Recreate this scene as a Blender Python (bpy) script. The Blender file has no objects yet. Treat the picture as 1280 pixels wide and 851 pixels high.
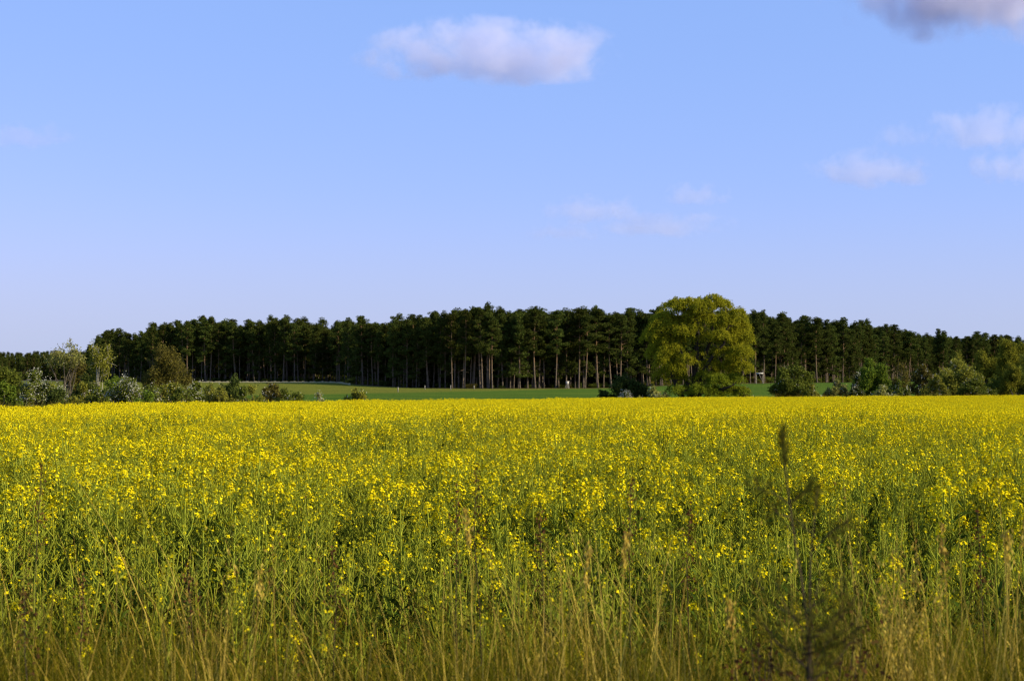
import bpy, math
import numpy as np
from mathutils import Vector

rng = np.random.default_rng(7)
scene = bpy.context.scene
COL = scene.collection
R = math.radians
F = 1900.0          # focal length in pixels of the 1280-wide photograph
EYE = 1.9
HZ = 472.0          # horizon row

# ------------------------------------------------------------------ terrain
def sm(a, b, x):
    t = np.clip((np.asarray(x, float) - a) / (b - a), 0, 1)
    return t * t * (3 - 2 * t)

def ground(x, y):
    x = np.asarray(x, float); y = np.asarray(y, float)
    z = 0.3 * (1 - sm(5.0, 8.5, y))
    z = z - 1.0 * np.clip((y - 10) / 120.0, 0, 1)
    z = z + 1.3 * sm(300, 470, y) * sm(20, 60, np.abs(x))
    return z

def gz(x, y): return float(ground(x, y))
def wx(px, d): return (px - 640.0) / F * d
def wz(py, d): return EYE + (HZ - py) / F * d
EDGE = ([-400, 0, 300, 640, 860, 1280, 1700], [52, 61, 77, 106, 130, 149, 160])
def edge(px): return np.interp(px, *EDGE)

# ------------------------------------------------------------------ mesh builder (quads only)
def unit(a): return a / np.maximum(np.linalg.norm(a, axis=-1, keepdims=True), 1e-9)
def rdir(n): return unit(rng.normal(size=(n, 3)))

class MB:
    def __init__(s): s.v = []; s.f = []; s.m = []; s.n = 0
    def _add(s, v, f, mat):
        s.v.append(v); s.f.append(f + s.n); s.m.append(np.full(len(f), mat)); s.n += len(v)
    def leaves(s, C, U, V, mat=0):
        n = len(C)
        if n == 0: return s
        v = np.stack([C - U, C + V, C + U, C - V], 1).reshape(-1, 3)
        s._add(v, np.arange(4 * n).reshape(n, 4), mat); return s
    def strips(s, P, W, mat=0):
        """P (n,k,3) spine points, W (n,k,3) half-width vectors"""
        n, k = P.shape[:2]
        v = np.stack([P - W, P + W], 2).reshape(-1, 3)
        b = (np.arange(n) * 2 * k)[:, None] + (np.arange(k - 1) * 2)[None, :]
        b = b.reshape(-1)
        s._add(v, np.stack([b, b + 1, b + 3, b + 2], 1), mat); return s
    def tube(s, P, Rr, n=5, mat=0):
        P = np.asarray(P, float); k = len(P); Rr = np.broadcast_to(np.asarray(Rr, float), (k,))
        T = unit(np.gradient(P, axis=0))
        ref = np.array([0.9, 0.3, 0.1]) if abs(T[0] @ np.array([0, 0, 1.0])) > 0.7 else np.array([0, 0, 1.0])
        A = unit(np.cross(T, ref)); B = np.cross(T, A)
        a = np.linspace(0, 2 * np.pi, n, endpoint=False)
        v = P[:, None] + Rr[:, None, None] * (np.cos(a)[None, :, None] * A[:, None] + np.sin(a)[None, :, None] * B[:, None])
        i = np.arange(k - 1)[:, None] * n; j = np.arange(n)[None, :]; j2 = (j + 1) % n
        f = np.stack([i + j, i + j2, i + n + j2, i + n + j], -1).reshape(-1, 4)
        s._add(v.reshape(-1, 3), f, mat); return s
    def box(s, c, h, mat=0, rz=0.0):
        c = np.asarray(c, float); h = np.asarray(h, float)
        q = np.array([[x, y, z] for z in (-1, 1) for (x, y) in ((-1, -1), (1, -1), (1, 1), (-1, 1))], float) * h
        ca, sa = math.cos(rz), math.sin(rz)
        q = np.stack([q[:, 0] * ca - q[:, 1] * sa, q[:, 0] * sa + q[:, 1] * ca, q[:, 2]], 1)
        f = np.array([[3, 2, 1, 0], [4, 5, 6, 7], [0, 1, 5, 4], [1, 2, 6, 5], [2, 3, 7, 6], [3, 0, 4, 7]])
        s._add(q + c, f, mat); return s
    def grid(s, X, Y, Z, mat=0):
        k, n = X.shape
        v = np.stack([X, Y, Z], -1).reshape(-1, 3)
        i = np.arange(k - 1)[:, None] * n; j = np.arange(n - 1)[None, :]
        s._add(v, np.stack([i + j, i + j + 1, i + n + j + 1, i + n + j], -1).reshape(-1, 4), mat); return s
    def mesh(s, name, mats, smooth=False):
        me = bpy.data.meshes.new(name)
        v = np.concatenate(s.v).astype(np.float32); f = np.concatenate(s.f).astype(np.int32)
        me.vertices.add(len(v)); me.vertices.foreach_set('co', v.ravel())
        me.loops.add(f.size); me.loops.foreach_set('vertex_index', f.ravel())
        me.polygons.add(len(f))
        me.polygons.foreach_set('loop_start', np.arange(0, f.size, 4, dtype=np.int32))
        me.polygons.foreach_set('loop_total', np.full(len(f), 4, dtype=np.int32))
        me.polygons.foreach_set('material_index', np.concatenate(s.m).astype(np.int32))
        if smooth: me.polygons.foreach_set('use_smooth', np.ones(len(f), dtype=bool))
        for m in mats: me.materials.append(m)
        me.update(calc_edges=True); return me

def link(name, me, parent=None, loc=(0, 0, 0), rz=0.0, sc=1.0):
    o = bpy.data.objects.new(name, me); COL.objects.link(o)
    o.location = loc; o.rotation_euler = (0, 0, rz)
    o.scale = (sc, sc, sc) if not hasattr(sc, '__len__') else sc
    if parent is not None: o.parent = parent
    return o
def tag(o, label=None, cat=None, group=None, kind=None):
    if label: o['label'] = label
    if cat: o['category'] = cat
    if group: o['group'] = group
    if kind: o['kind'] = kind
    return o
def empty(name, loc, label, cat, group=None, rz=0.0, sc=1.0):
    o = link(name, None, None, loc, rz, sc); o.empty_display_size = 0.3
    return tag(o, label, cat, group)

# ------------------------------------------------------------------ materials
def nt(name):
    m = bpy.data.materials.new(name); m.use_nodes = True
    t = m.node_tree; t.nodes.clear()
    out = t.nodes.new('ShaderNodeOutputMaterial')
    return m, t, out
def N(t, kind, **kw):
    n = t.nodes.new(kind)
    for k, v in kw.items(): setattr(n, k, v)
    return n
def ramp(t, fac, stops):
    r = N(t, 'ShaderNodeValToRGB'); e = r.color_ramp.elements
    e[0].position = stops[0][0]; e[0].color = (*stops[0][1], 1)
    e[1].position = stops[-1][0]; e[1].color = (*stops[-1][1], 1)
    for p, c in stops[1:-1]:
        x = e.new(p); x.color = (*c, 1)
    t.links.new(fac, r.inputs[0]); return r.outputs[0]

def leaf_mat(name, cols, transl=0.35, obj_var=0.25, gloss=0.0, tcol=None):
    """cols: list of colours spread over the leaves at random; each object also drifts a little"""
    m, t, out = nt(name); L = t.links.new
    geo = N(t, 'ShaderNodeNewGeometry')
    k = len(cols)
    col = ramp(t, geo.outputs['Random Per Island'], [(i / max(k - 1, 1), c) for i, c in enumerate(cols)])
    oi = N(t, 'ShaderNodeObjectInfo')
    hs = N(t, 'ShaderNodeHueSaturation')
    mr = N(t, 'ShaderNodeMapRange'); mr.inputs[3].default_value = 1 - obj_var; mr.inputs[4].default_value = 1 + obj_var
    L(oi.outputs['Random'], mr.inputs[0]); L(mr.outputs[0], hs.inputs['Value'])
    mh = N(t, 'ShaderNodeMapRange'); mh.inputs[3].default_value = 0.5 - 0.05 * obj_var; mh.inputs[4].default_value = 0.5 + 0.01 * obj_var
    L(oi.outputs['Random'], mh.inputs[0]); L(mh.outputs[0], hs.inputs['Hue'])
    L(col, hs.inputs['Color'])
    d = N(t, 'ShaderNodeBsdfDiffuse'); L(hs.outputs[0], d.inputs[0])
    tr = N(t, 'ShaderNodeBsdfTranslucent')
    if tcol is None: L(hs.outputs[0], tr.inputs[0])
    else:
        mx = N(t, 'ShaderNodeMix', data_type='RGBA', blend_type='MULTIPLY'); mx.inputs[0].default_value = 1
        L(hs.outputs[0], mx.inputs[6]); mx.inputs[7].default_value = (*tcol, 1); L(mx.outputs[2], tr.inputs[0])
    ms = N(t, 'ShaderNodeMixShader'); ms.inputs[0].default_value = transl
    L(d.outputs[0], ms.inputs[1]); L(tr.outputs[0], ms.inputs[2])
    last = ms.outputs[0]
    if gloss:
        g = N(t, 'ShaderNodeBsdfGlossy'); g.inputs['Roughness'].default_value = 0.45; g.inputs[0].default_value = (1, 1, 0.9, 1)
        m2 = N(t, 'ShaderNodeMixShader'); m2.inputs[0].default_value = gloss
        L(last, m2.inputs[1]); L(g.outputs[0], m2.inputs[2]); last = m2.outputs[0]
    L(last, out.inputs[0]); return m

def noise_mat(name, stops, scale=1.0, detail=6, stretch=(1, 1, 1), rough=0.9, bump=0.0, coords='Object'):
    m, t, out = nt(name); L = t.links.new
    tc = N(t, 'ShaderNodeTexCoord'); mp = N(t, 'ShaderNodeMapping'); mp.inputs['Scale'].default_value = stretch
    L(tc.outputs[coords], mp.inputs[0])
    no = N(t, 'ShaderNodeTexNoise'); no.inputs['Scale'].default_value = scale; no.inputs['Detail'].default_value = detail
    no.inputs['Roughness'].default_value = 0.65
    L(mp.outputs[0], no.inputs['Vector'])
    c = ramp(t, no.outputs['Fac'], stops)
    b = N(t, 'ShaderNodeBsdfPrincipled'); b.inputs['Roughness'].default_value = rough
    b.inputs['Specular IOR Level'].default_value = 0.15
    L(c, b.inputs['Base Color'])
    if bump:
        bp = N(t, 'ShaderNodeBump'); bp.inputs['Strength'].default_value = 1; bp.inputs['Distance'].default_value = bump
        L(no.outputs['Fac'], bp.inputs['Height']); L(bp.outputs[0], b.inputs['Normal'])
    L(b.outputs[0], out.inputs[0]); return m

M = {}
M['soil'] = noise_mat('field_soil', [(0.3, (0.03, 0.024, 0.013)), (0.7, (0.075, 0.058, 0.03))], 6, bump=0.03)
M['verge'] = noise_mat('verge_soil', [(0.3, (0.03, 0.035, 0.01)), (0.7, (0.08, 0.075, 0.025))], 4, bump=0.04)
M['land'] = noise_mat('distant_land', [(0.3, (0.04, 0.07, 0.015)), (0.7, (0.08, 0.10, 0.025))], 0.05)
M['floor'] = noise_mat('needle_litter', [(0.3, (0.035, 0.028, 0.012)), (0.55, (0.08, 0.06, 0.02)), (0.75, (0.05, 0.06, 0.015))], 0.6)
M['sand'] = noise_mat('pale_sand', [(0.3, (0.14, 0.13, 0.05)), (0.7, (0.30, 0.25, 0.13))], .6)

def meadow_mat():
    m, t, out = nt('meadow_grass'); L = t.links.new
    tc = N(t, 'ShaderNodeTexCoord')
    mp = N(t, 'ShaderNodeMapping'); mp.inputs['Scale'].default_value = (0.05, 0.16, 0.1); L(tc.outputs['Object'], mp.inputs[0])
    no = N(t, 'ShaderNodeTexNoise'); no.inputs['Scale'].default_value = 1; no.inputs['Detail'].default_value = 7; no.inputs['Roughness'].default_value = 0.7
    L(mp.outputs[0], no.inputs['Vector'])
    c1 = ramp(t, no.outputs['Fac'], [(0.32, (0.030, 0.07, 0.011)), (0.5, (0.06, 0.105, 0.015)), (0.66, (0.11, 0.145, 0.02))])
    # the rough, yellower grass along the wood on the left
    sx = N(t, 'ShaderNodeSeparateXYZ'); L(tc.outputs['Object'], sx.inputs[0])
    n2 = N(t, 'ShaderNodeTexNoise'); n2.inputs['Scale'].default_value = 0.04; L(tc.outputs['Object'], n2.inputs['Vector'])
    ma = N(t, 'ShaderNodeMath', operation='MULTIPLY_ADD'); L(sx.outputs[0], ma.inputs[0]); ma.inputs[1].default_value = 1.3; 
    ad = N(t, 'ShaderNodeMath', operation='MULTIPLY'); L(sx.outputs[1], ad.inputs[0]); ad.inputs[1].default_value = -0.55
    L(ad.outputs[0], ma.inputs[2])
    m3 = N(t, 'ShaderNodeMath', operation='MULTIPLY_ADD'); L(n2.outputs['Fac'], m3.inputs[0]); m3.inputs[1].default_value = 30; L(ma.outputs[0], m3.inputs[2])
    mr = N(t, 'ShaderNodeMapRange'); L(m3.outputs[0], mr.inputs[0])
    mr.inputs[1].default_value = -165; mr.inputs[2].default_value = -185; mr.inputs[3].default_value = 0; mr.inputs[4].default_value = 1
    mx = N(t, 'ShaderNodeMix', data_type='RGBA'); L(mr.outputs[0], mx.inputs[0]); L(c1, mx.inputs[6])
    c2 = ramp(t, no.outputs['Fac'], [(0.3, (0.085, 0.10, 0.016)), (0.7, (0.15, 0.15, 0.024))]); L(c2, mx.inputs[7])
    b = N(t, 'ShaderNodeBsdfDiffuse'); L(mx.outputs[2], b.inputs[0])
    n4 = N(t, 'ShaderNodeTexNoise'); n4.inputs['Scale'].default_value = 3; L(tc.outputs['Object'], n4.inputs['Vector'])
    bp = N(t, 'ShaderNodeBump'); bp.inputs['Distance'].default_value = 0.25; L(n4.outputs['Fac'], bp.inputs['Height']); L(bp.outputs[0], b.inputs['Normal'])
    L(b.outputs[0], out.inputs[0]); return m
M['meadow'] = meadow_mat()

def pine_bark():
    m, t, out = nt('pine_bark'); L = t.links.new
    tc = N(t, 'ShaderNodeTexCoord'); sx = N(t, 'ShaderNodeSeparateXYZ'); L(tc.outputs['Object'], sx.inputs[0])
    no = N(t, 'ShaderNodeTexNoise'); no.inputs['Scale'].default_value = 1.2; no.inputs['Detail'].default_value = 5; L(tc.outputs['Object'], no.inputs['Vector'])
    ma = N(t, 'ShaderNodeMath', operation='MULTIPLY_ADD'); L(sx.outputs[2], ma.inputs[0]); ma.inputs[1].default_value = 0.05
    L(no.outputs['Fac'], ma.inputs[2])
    c = ramp(t, ma.outputs[0], [(0.4, (0.06, 0.05, 0.037)), (0.7, (0.14, 0.108, 0.076)), (1.0, (0.18, 0.11, 0.058)), ])
    b = N(t, 'ShaderNodeBsdfDiffuse'); L(c, b.inputs[0]); L(b.outputs[0], out.inputs[0]); return m
M['pine_bark'] = pine_bark()
M['bark'] = noise_mat('grey_bark', [(0.3, (0.05, 0.04, 0.028)), (0.7, (0.13, 0.105, 0.075))], 4, stretch=(1, 1, .3))
M['dark_bark'] = noise_mat('dark_bark', [(0.3, (0.02, 0.016, 0.011)), (0.7, (0.055, 0.042, 0.028))], 4, stretch=(1, 1, .3))
M['pale_bark'] = noise_mat('pale_bark', [(0.3, (0.22, 0.20, 0.15)), (0.7, (0.42, 0.39, 0.31))], 4, stretch=(1, 1, .3))
M['dark_twig'] = noise_mat('dark_twig', [(0.3, (0.022, 0.015, 0.010)), (0.7, (0.06, 0.04, 0.022))], 20)
M['needles'] = leaf_mat('pine_needles', [(0.028, 0.041, 0.010), (0.05, 0.068, 0.012), (0.08, 0.092, 0.016)], 0.18, 0.35)
M['sap_needles'] = leaf_mat('sapling_needles', [(0.05, 0.06, 0.008), (0.08, 0.085, 0.010), (0.11, 0.08, 0.014)], 0.15, 0.1)
M['willow'] = leaf_mat('willow_leaf', [(0.165, 0.172, 0.011), (0.24, 0.235, 0.014), (0.335, 0.305, 0.018)], 0.4, 0.0)
M['willow_low'] = leaf_mat('willow_shoot_leaf', [(0.13, 0.165, 0.013), (0.20, 0.225, 0.016)], 0.4, 0.0)
M['stem'] = leaf_mat('rape_stem', [(0.14, 0.17, 0.014), (0.31, 0.33, 0.032)], 0.15, 0.2, 0.0)
M['rleaf'] = leaf_mat('rape_leaf', [(0.022, 0.045, 0.006), (0.05, 0.078, 0.008), (0.15, 0.18, 0.018)], 0.2, 0.2, 0.0)
M['petal'] = leaf_mat('rape_petal', [(0.57, 0.45, 0.004), (0.70, 0.57, 0.006), (0.80, 0.675, 0.012)], 0.25, 0.05)
M['bud'] = leaf_mat('rape_bud', [(0.26, 0.28, 0.02), (0.38, 0.36, 0.02)], 0.2, 0.1)
M['grass'] = leaf_mat('green_grass', [(0.05, 0.06, 0.004), (0.11, 0.11, 0.006), (0.21, 0.17, 0.010)], 0.35, 0.3)
M['straw'] = leaf_mat('dry_straw', [(0.25, 0.17, 0.025), (0.40, 0.29, 0.045), (0.52, 0.40, 0.08)], 0.25, 0.2)
M['brown'] = leaf_mat('brown_seed', [(0.06, 0.022, 0.010), (0.10, 0.045, 0.015), (0.14, 0.075, 0.02)], 0.2, 0.2)
M['rust'] = leaf_mat('rust_leaf', [(0.045, 0.022, 0.010), (0.08, 0.04, 0.012), (0.10, 0.065, 0.015)], 0.25, 0.2)
M['blossom'] = leaf_mat('white_blossom', [(0.36, 0.35, 0.24), (0.6, 0.58, 0.46)], 0.3, 0.05)
M['wood'] = noise_mat('weathered_wood', [(0.3, (0.20, 0.18, 0.14)), (0.7, (0.36, 0.33, 0.27))], 8, stretch=(1, 1, .2))
M['white_wood'] = noise_mat('pale_painted_wood', [(0.3, (0.38, 0.36, 0.31)), (0.7, (0.55, 0.52, 0.46))], 8)
LEAF = {
    'green':  [(0.042, 0.056, 0.009), (0.065, 0.08, 0.011), (0.10, 0.11, 0.015)],
    'fresh':  [(0.048, 0.075, 0.009), (0.072, 0.105, 0.011), (0.11, 0.14, 0.015)],
    'dark':   [(0.022, 0.033, 0.008), (0.034, 0.046, 0.009), (0.05, 0.06, 0.012)],
    'olive':  [(0.075, 0.080, 0.012), (0.12, 0.12, 0.016), (0.17, 0.16, 0.022)],
    'brown':  [(0.042, 0.036, 0.009), (0.066, 0.055, 0.011), (0.085, 0.075, 0.013)],
    'pale':   [(0.10, 0.105, 0.02), (0.15, 0.15, 0.035), (0.21, 0.20, 0.06)],
    'yellow': [(0.075, 0.08, 0.009), (0.11, 0.11, 0.011), (0.15, 0.14, 0.014)],
}
LEAF = {k: [tuple(x * 1.6 for x in c) for c in v] for k, v in LEAF.items()}
for k, c in LEAF.items(): M['leaf_' + k] = leaf_mat('leaf_' + k, c, 0.33, 0.1)

# ------------------------------------------------------------------ scatter (for what nobody could count)
def scatter(name, pts, rot, scl, idx, objs):
    col = bpy.data.collections.new(name + '_kinds')
    for o in objs: col.objects.link(o)
    me = bpy.data.meshes.new(name)
    n = len(pts)
    me.vertices.add(n); me.vertices.foreach_set('co', np.asarray(pts, np.float32).ravel())
    a = me.attributes.new('rot', 'FLOAT_VECTOR', 'POINT'); a.data.foreach_set('vector', np.asarray(rot, np.float32).ravel())
    a = me.attributes.new('scl', 'FLOAT_VECTOR', 'POINT'); a.data.foreach_set('vector', np.asarray(scl, np.float32).ravel())
    a = me.attributes.new('idx', 'INT', 'POINT'); a.data.foreach_set('value', np.asarray(idx, np.int32))
    g = bpy.data.node_groups.new(name + '_scatter', 'GeometryNodeTree')
    g.interface.new_socket('Geometry', in_out='INPUT', socket_type='NodeSocketGeometry')
    g.interface.new_socket('Geometry', in_out='OUTPUT', socket_type='NodeSocketGeometry')
    gi = g.nodes.new('NodeGroupInput'); go = g.nodes.new('NodeGroupOutput')
    ci = g.nodes.new('GeometryNodeCollectionInfo'); ci.inputs['Collection'].default_value = col
    ci.inputs['Separate Children'].default_value = True; ci.inputs['Reset Children'].default_value = True
    ip = g.nodes.new('GeometryNodeInstanceOnPoints'); ip.inputs['Pick Instance'].default_value = True
    def attr(nm, ty):
        x = g.nodes.new('GeometryNodeInputNamedAttribute'); x.data_type = ty; x.inputs['Name'].default_value = nm
        return next(s for s in x.outputs if s.enabled and s.name == 'Attribute')
    er = g.nodes.new('FunctionNodeEulerToRotation')
    L = g.links.new
    L(gi.outputs[0], ip.inputs['Points']); L(ci.outputs[0], ip.inputs['Instance'])
    L(attr('idx', 'INT'), ip.inputs['Instance Index'])
    L(attr('rot', 'FLOAT_VECTOR'), er.inputs[0]); L(er.outputs[0], ip.inputs['Rotation'])
    L(attr('scl', 'FLOAT_VECTOR'), ip.inputs['Scale'])
    L(ip.outputs[0], go.inputs[0])
    o = link(name, me); md = o.modifiers.new('scatter', 'NODES'); md.node_group = g
    return tag(o, kind='stuff')
def loose(name, me): return bpy.data.objects.new(name, me)

def lownoise(x, y, s=1.0, seed=0):
    r = np.random.default_rng(seed); out = 0
    for i in range(6):
        a = r.uniform(0, 6.28); f = s * r.uniform(0.5, 2.2); p = r.uniform(0, 6.28)
        out = out + np.sin((x * math.cos(a) + y * math.sin(a)) * f + p)
    return out / 3.0

# ------------------------------------------------------------------ camera
cam = bpy.data.cameras.new('camera'); co = bpy.data.objects.new('camera', cam); COL.objects.link(co)
cam.sensor_width = 36; cam.lens = 36 * F / 1280; cam.clip_end = 40000; cam.clip_start = 0.05
co.location = (0, 0, EYE); co.rotation_euler = (R(90) + math.atan((HZ - 425.5) / F), 0, 0)
cam.dof.use_dof = True; cam.dof.focus_distance = 14; cam.dof.aperture_fstop = 4.8
scene.camera = co

# ------------------------------------------------------------------ sun and sky
SUN_EL, SUN_AZ = 27.0, 108.0       # azimuth clockwise from the view direction
sd = bpy.data.lights.new('sun', 'SUN'); so = bpy.data.objects.new('sun', sd); COL.objects.link(so)
sd.energy = 5.0; sd.angle = R(0.5); sd.color = (1.0, 0.88, 0.65)
dirv = Vector((math.sin(R(SUN_AZ)) * math.cos(R(SUN_EL)), math.cos(R(SUN_AZ)) * math.cos(R(SUN_EL)), math.sin(R(SUN_EL))))
so.rotation_euler = dirv.to_track_quat('Z', 'Y').to_euler(); so.location = (60, -20, 60)
w = bpy.data.worlds.new('World'); scene.world = w; w.use_nodes = True
t = w.node_tree; t.nodes.clear()
sk = N(t, 'ShaderNodeTexSky', sky_type='NISHITA'); sk.sun_disc = False
sk.sun_elevation = R(SUN_EL); sk.sun_rotation = R(SUN_AZ); sk.air_density = 1.0; sk.dust_density = 0.3; sk.ozone_density = 3.0
tint = N(t, 'ShaderNodeMix', data_type='RGBA', blend_type='MULTIPLY'); tint.inputs[0].default_value = 1
tint.inputs[7].default_value = (0.435, 0.264, 0.30, 1)
bg = N(t, 'ShaderNodeBackground'); bg.inputs[1].default_value = 0.118
wo = N(t, 'ShaderNodeOutputWorld')
t.links.new(sk.outputs[0], tint.inputs[6]); veil = N(t, 'ShaderNodeMix', data_type='RGBA', blend_type='ADD'); veil.inputs[0].default_value = 1.0; veil.inputs[7].default_value = (.9, 1.89, 4.0, 1)
t.links.new(tint.outputs[2], veil.inputs[6])
# greyer, dustier air low over the horizon
tc = N(t, 'ShaderNodeTexCoord'); sx = N(t, 'ShaderNodeSeparateXYZ'); t.links.new(tc.outputs['Generated'], sx.inputs[0])
lowair = N(t, 'ShaderNodeMapRange', interpolation_type='SMOOTHSTEP'); t.links.new(sx.outputs[2], lowair.inputs[0])
lowair.inputs[1].default_value = -0.02; lowair.inputs[2].default_value = 0.125; lowair.inputs[3].default_value = .85; lowair.inputs[4].default_value = 0
dusty = N(t, 'ShaderNodeMix', data_type='RGBA'); t.links.new(lowair.outputs[0], dusty.inputs[0]); t.links.new(veil.outputs[2], dusty.inputs[6])
dusty.inputs[7].default_value = (2.6, 3.1, 4.15, 1); t.links.new(dusty.outputs[2], bg.inputs[0])
t.links.new(bg.outputs[0], wo.inputs[0])
vs = scene.view_settings; vs.view_transform = 'Standard'; vs.look = 'None'; vs.exposure = 0.62; vs.gamma = 1.0; vs.use_curve_mapping = False
scene.display_settings.display_device = 'sRGB'
scene.cycles.max_bounces = 8; scene.cycles.diffuse_bounces = 3; scene.cycles.transmission_bounces = 4; scene.cycles.volume_bounces = 3
scene.cycles.transparent_max_bounces = 16
scene.cycles.use_denoising = True; scene.cycles.denoiser = 'OPENIMAGEDENOISE'; scene.cycles.denoising_prefilter = 'ACCURATE'; scene.cycles.filter_width = 1.0

# ------------------------------------------------------------------ the ground
def sheet(name, us, ys, xf, mat, dz, kind='structure'):
    Y = np.repeat(np.asarray(ys, float)[:, None], len(us), 1)
    X = xf(np.asarray(us, float)[None, :], Y)
    mb = MB(); mb.grid(X, Y, ground(X, Y) + dz)
    o = link(name, mb.mesh(name, [mat], True)); tag(o, kind=kind); return o
ys_near = np.concatenate([np.arange(-25, 12, .5), np.arange(12, 140, 2), np.arange(140, 480, 8), np.geomspace(480, 9000, 24)])
us = np.concatenate([-np.geomspace(4500, 160, 16), np.arange(-150, 151, 6), np.geomspace(160, 4500, 16)])
sheet('ground', us, ys_near, lambda u, y: u + 0 * y, M['soil'], 0)
sheet('roadside_verge', np.arange(-30, 31, .5), np.arange(-10, 7.6, .25), lambda u, y: u + 0 * y, M['verge'], 0.006)
# the meadow starts at the rapeseed's far edge and runs under the wood
px_e = np.linspace(-250, 1550, 90)
v = np.linspace(0, 1, 60)[:, None] ** 1.6
yy = edge(px_e)[None, :] + 1.0 + v * (760 - edge(px_e)[None, :])
xx = (px_e[None, :] - 640) / F * yy
mb = MB(); mb.grid(xx, yy, ground(xx, yy) + 0.02); tag(link('meadow', mb.mesh('meadow', [M['meadow']], True)), kind='structure')

FP = ([60, 110, 210, 420, 450, 590, 750, 940, 1060, 1130, 1210, 1290, 1420], [700, 640, 525, 500, 435, 402, 418, 440, 502, 585, 676, 740, 800])
TP = ([60, 110, 125, 145, 165, 180, 210, 272, 300, 340, 380, 418, 430, 470, 500, 540, 565, 590, 640, 700, 750, 800, 870, 940, 1000, 1060, 1100, 1130, 1165, 1200, 1240, 1290, 1420],
      [432, 428, 416, 411, 418, 410, 405, 398, 403, 401, 399, 407, 398, 402, 398, 393, 392, 383, 388, 388, 389, 391, 391, 391, 398, 401, 404, 412, 416, 418, 421, 420, 424])
def front(px): return np.interp(px, *FP)
def ptop(px): return np.interp(px, *TP)
pxf = np.linspace(80, 1420, 140)
vv = np.linspace(0, 1, 12)[:, None]
yy = front(pxf)[None, :] - 5 + vv * 140 + 1.5 * np.sin(pxf[None, :] * .21) * (1 - vv)
xx = (pxf[None, :] - 640) / F * yy
mb = MB(); mb.grid(xx, yy, ground(xx, yy) + 0.05); tag(link('forest_floor', mb.mesh('forest_floor', [M['floor']], True)), kind='structure')
pxt = np.linspace(246, 438, 120)
vv = np.linspace(0, 1, 4)[:, None]
yy = front(pxt)[None, :] - 34 + vv * 10
xx = (pxt[None, :] - 640) / F * yy
mb = MB(); mb.grid(xx, yy, ground(xx, yy) + 0.06 + (.36 + .16 * np.sin(pxt * .9) * np.sin(pxt * .37))[None, :] * vv); tag(link('sandy_path', mb.mesh('sandy_path', [M['sand']], True)), kind='structure')

# ------------------------------------------------------------------ pines
def pine_meshes(k):
    H = 20.0
    low = k >= 7
    tr = MB(); cr = MB()
    bx, by = rng.uniform(-.5, .5, 2)
    zz = np.linspace(0, H * .97, 9); q = zz / H
    P = np.stack([bx * np.sin(q * 2.5), by * np.sin(q * 2.2 + .3) - by * .29, zz], 1); P[0, :2] = 0
    tr.tube(P, np.interp(q, [0, .05, .5, 1], [.26, .18, .12, .03]), 7)
    c0 = rng.uniform(.05, .14) if low else rng.uniform(.30, .52)
    nb = 52 if low else 40
    for i in range(nb):
        f = c0 + (1 - c0) * ((i + rng.uniform(0, 1)) / nb) ** .85
        u = (f - c0) / (1 - c0)
        env = (np.interp(u, [0, .3, .6, .85, 1], [.7, 1.0, .92, .6, .22]) if not low else np.interp(u, [0, .25, .6, .85, 1], [.9, 1.0, .92, .72, .3]))
        Lb = rng.uniform(.6, 1.1) * env * (2.7 if not low else 2.6)
        az = rng.uniform(0, 2 * np.pi); el = np.interp(u, [0, .6, 1], [-.15, .35, 1.0]) + rng.normal(0, .15)
        b0 = np.array([np.interp(f, q, P[:, 0]), np.interp(f, q, P[:, 1]), f * H])
        dv = np.array([math.cos(az) * math.cos(el), math.sin(az) * math.cos(el), math.sin(el)])
        s_ = np.linspace(0, 1, 4)[:, None]
        bp = b0 + dv * Lb * s_ + np.array([0, 0, .25 * Lb]) * s_ ** 2
        tr.tube(bp, [.06, .045, .03, .012], 4)
        nc = 2 if Lb < 1.3 else 3
        for j in range(nc):
            c = bp[-1] - dv * Lb * .32 * j + rng.normal(0, .22, 3)
            r = np.array([1, 1, .55]) * rng.uniform(.6, 1.05) * (1 - .1 * j)
            n = 54
            d_ = rdir(n); pp = c + d_ * r * rng.uniform(.35, 1.0, (n, 1)) ** .6
            U = unit(d_ * [1, 1, .5] + rng.normal(0, .5, (n, 3)) + [0, 0, .5]) * rng.uniform(.16, .30, (n, 1))
            V = unit(np.cross(U, rdir(n))) * rng.uniform(.06, .11, (n, 1))
            cr.leaves(pp, U, V)
    for i in range(rng.integers(4, 9)):            # dead stubs under the crown
        f = rng.uniform(.2, max(c0, .3)); az = rng.uniform(0, 6.28); l_ = rng.uniform(.4, 1.3)
        b0 = np.array([np.interp(f, q, P[:, 0]), np.interp(f, q, P[:, 1]), f * H])
        tr.tube([b0, b0 + np.array([math.cos(az), math.sin(az), -.1]) * l_], [.04, .015], 4)
    return tr.mesh('pine_trunk', [M['pine_bark']], True), cr.mesh('pine_crown', [M['needles']])
PINES = [pine_meshes(k) for k in range(10)]
def pine_joined(k):
    me = bpy.data.meshes.new('pine'); import bmesh
    bm = bmesh.new(); bm.from_mesh(PINES[k][0]); nf = len(bm.faces); bm.from_mesh(PINES[k][1]); bm.faces.ensure_lookup_table()
    for f in bm.faces[nf:]: f.material_index = 1
    bm.to_mesh(me); bm.free(); me.materials.append(M['pine_bark']); me.materials.append(M['needles']); return me

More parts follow.
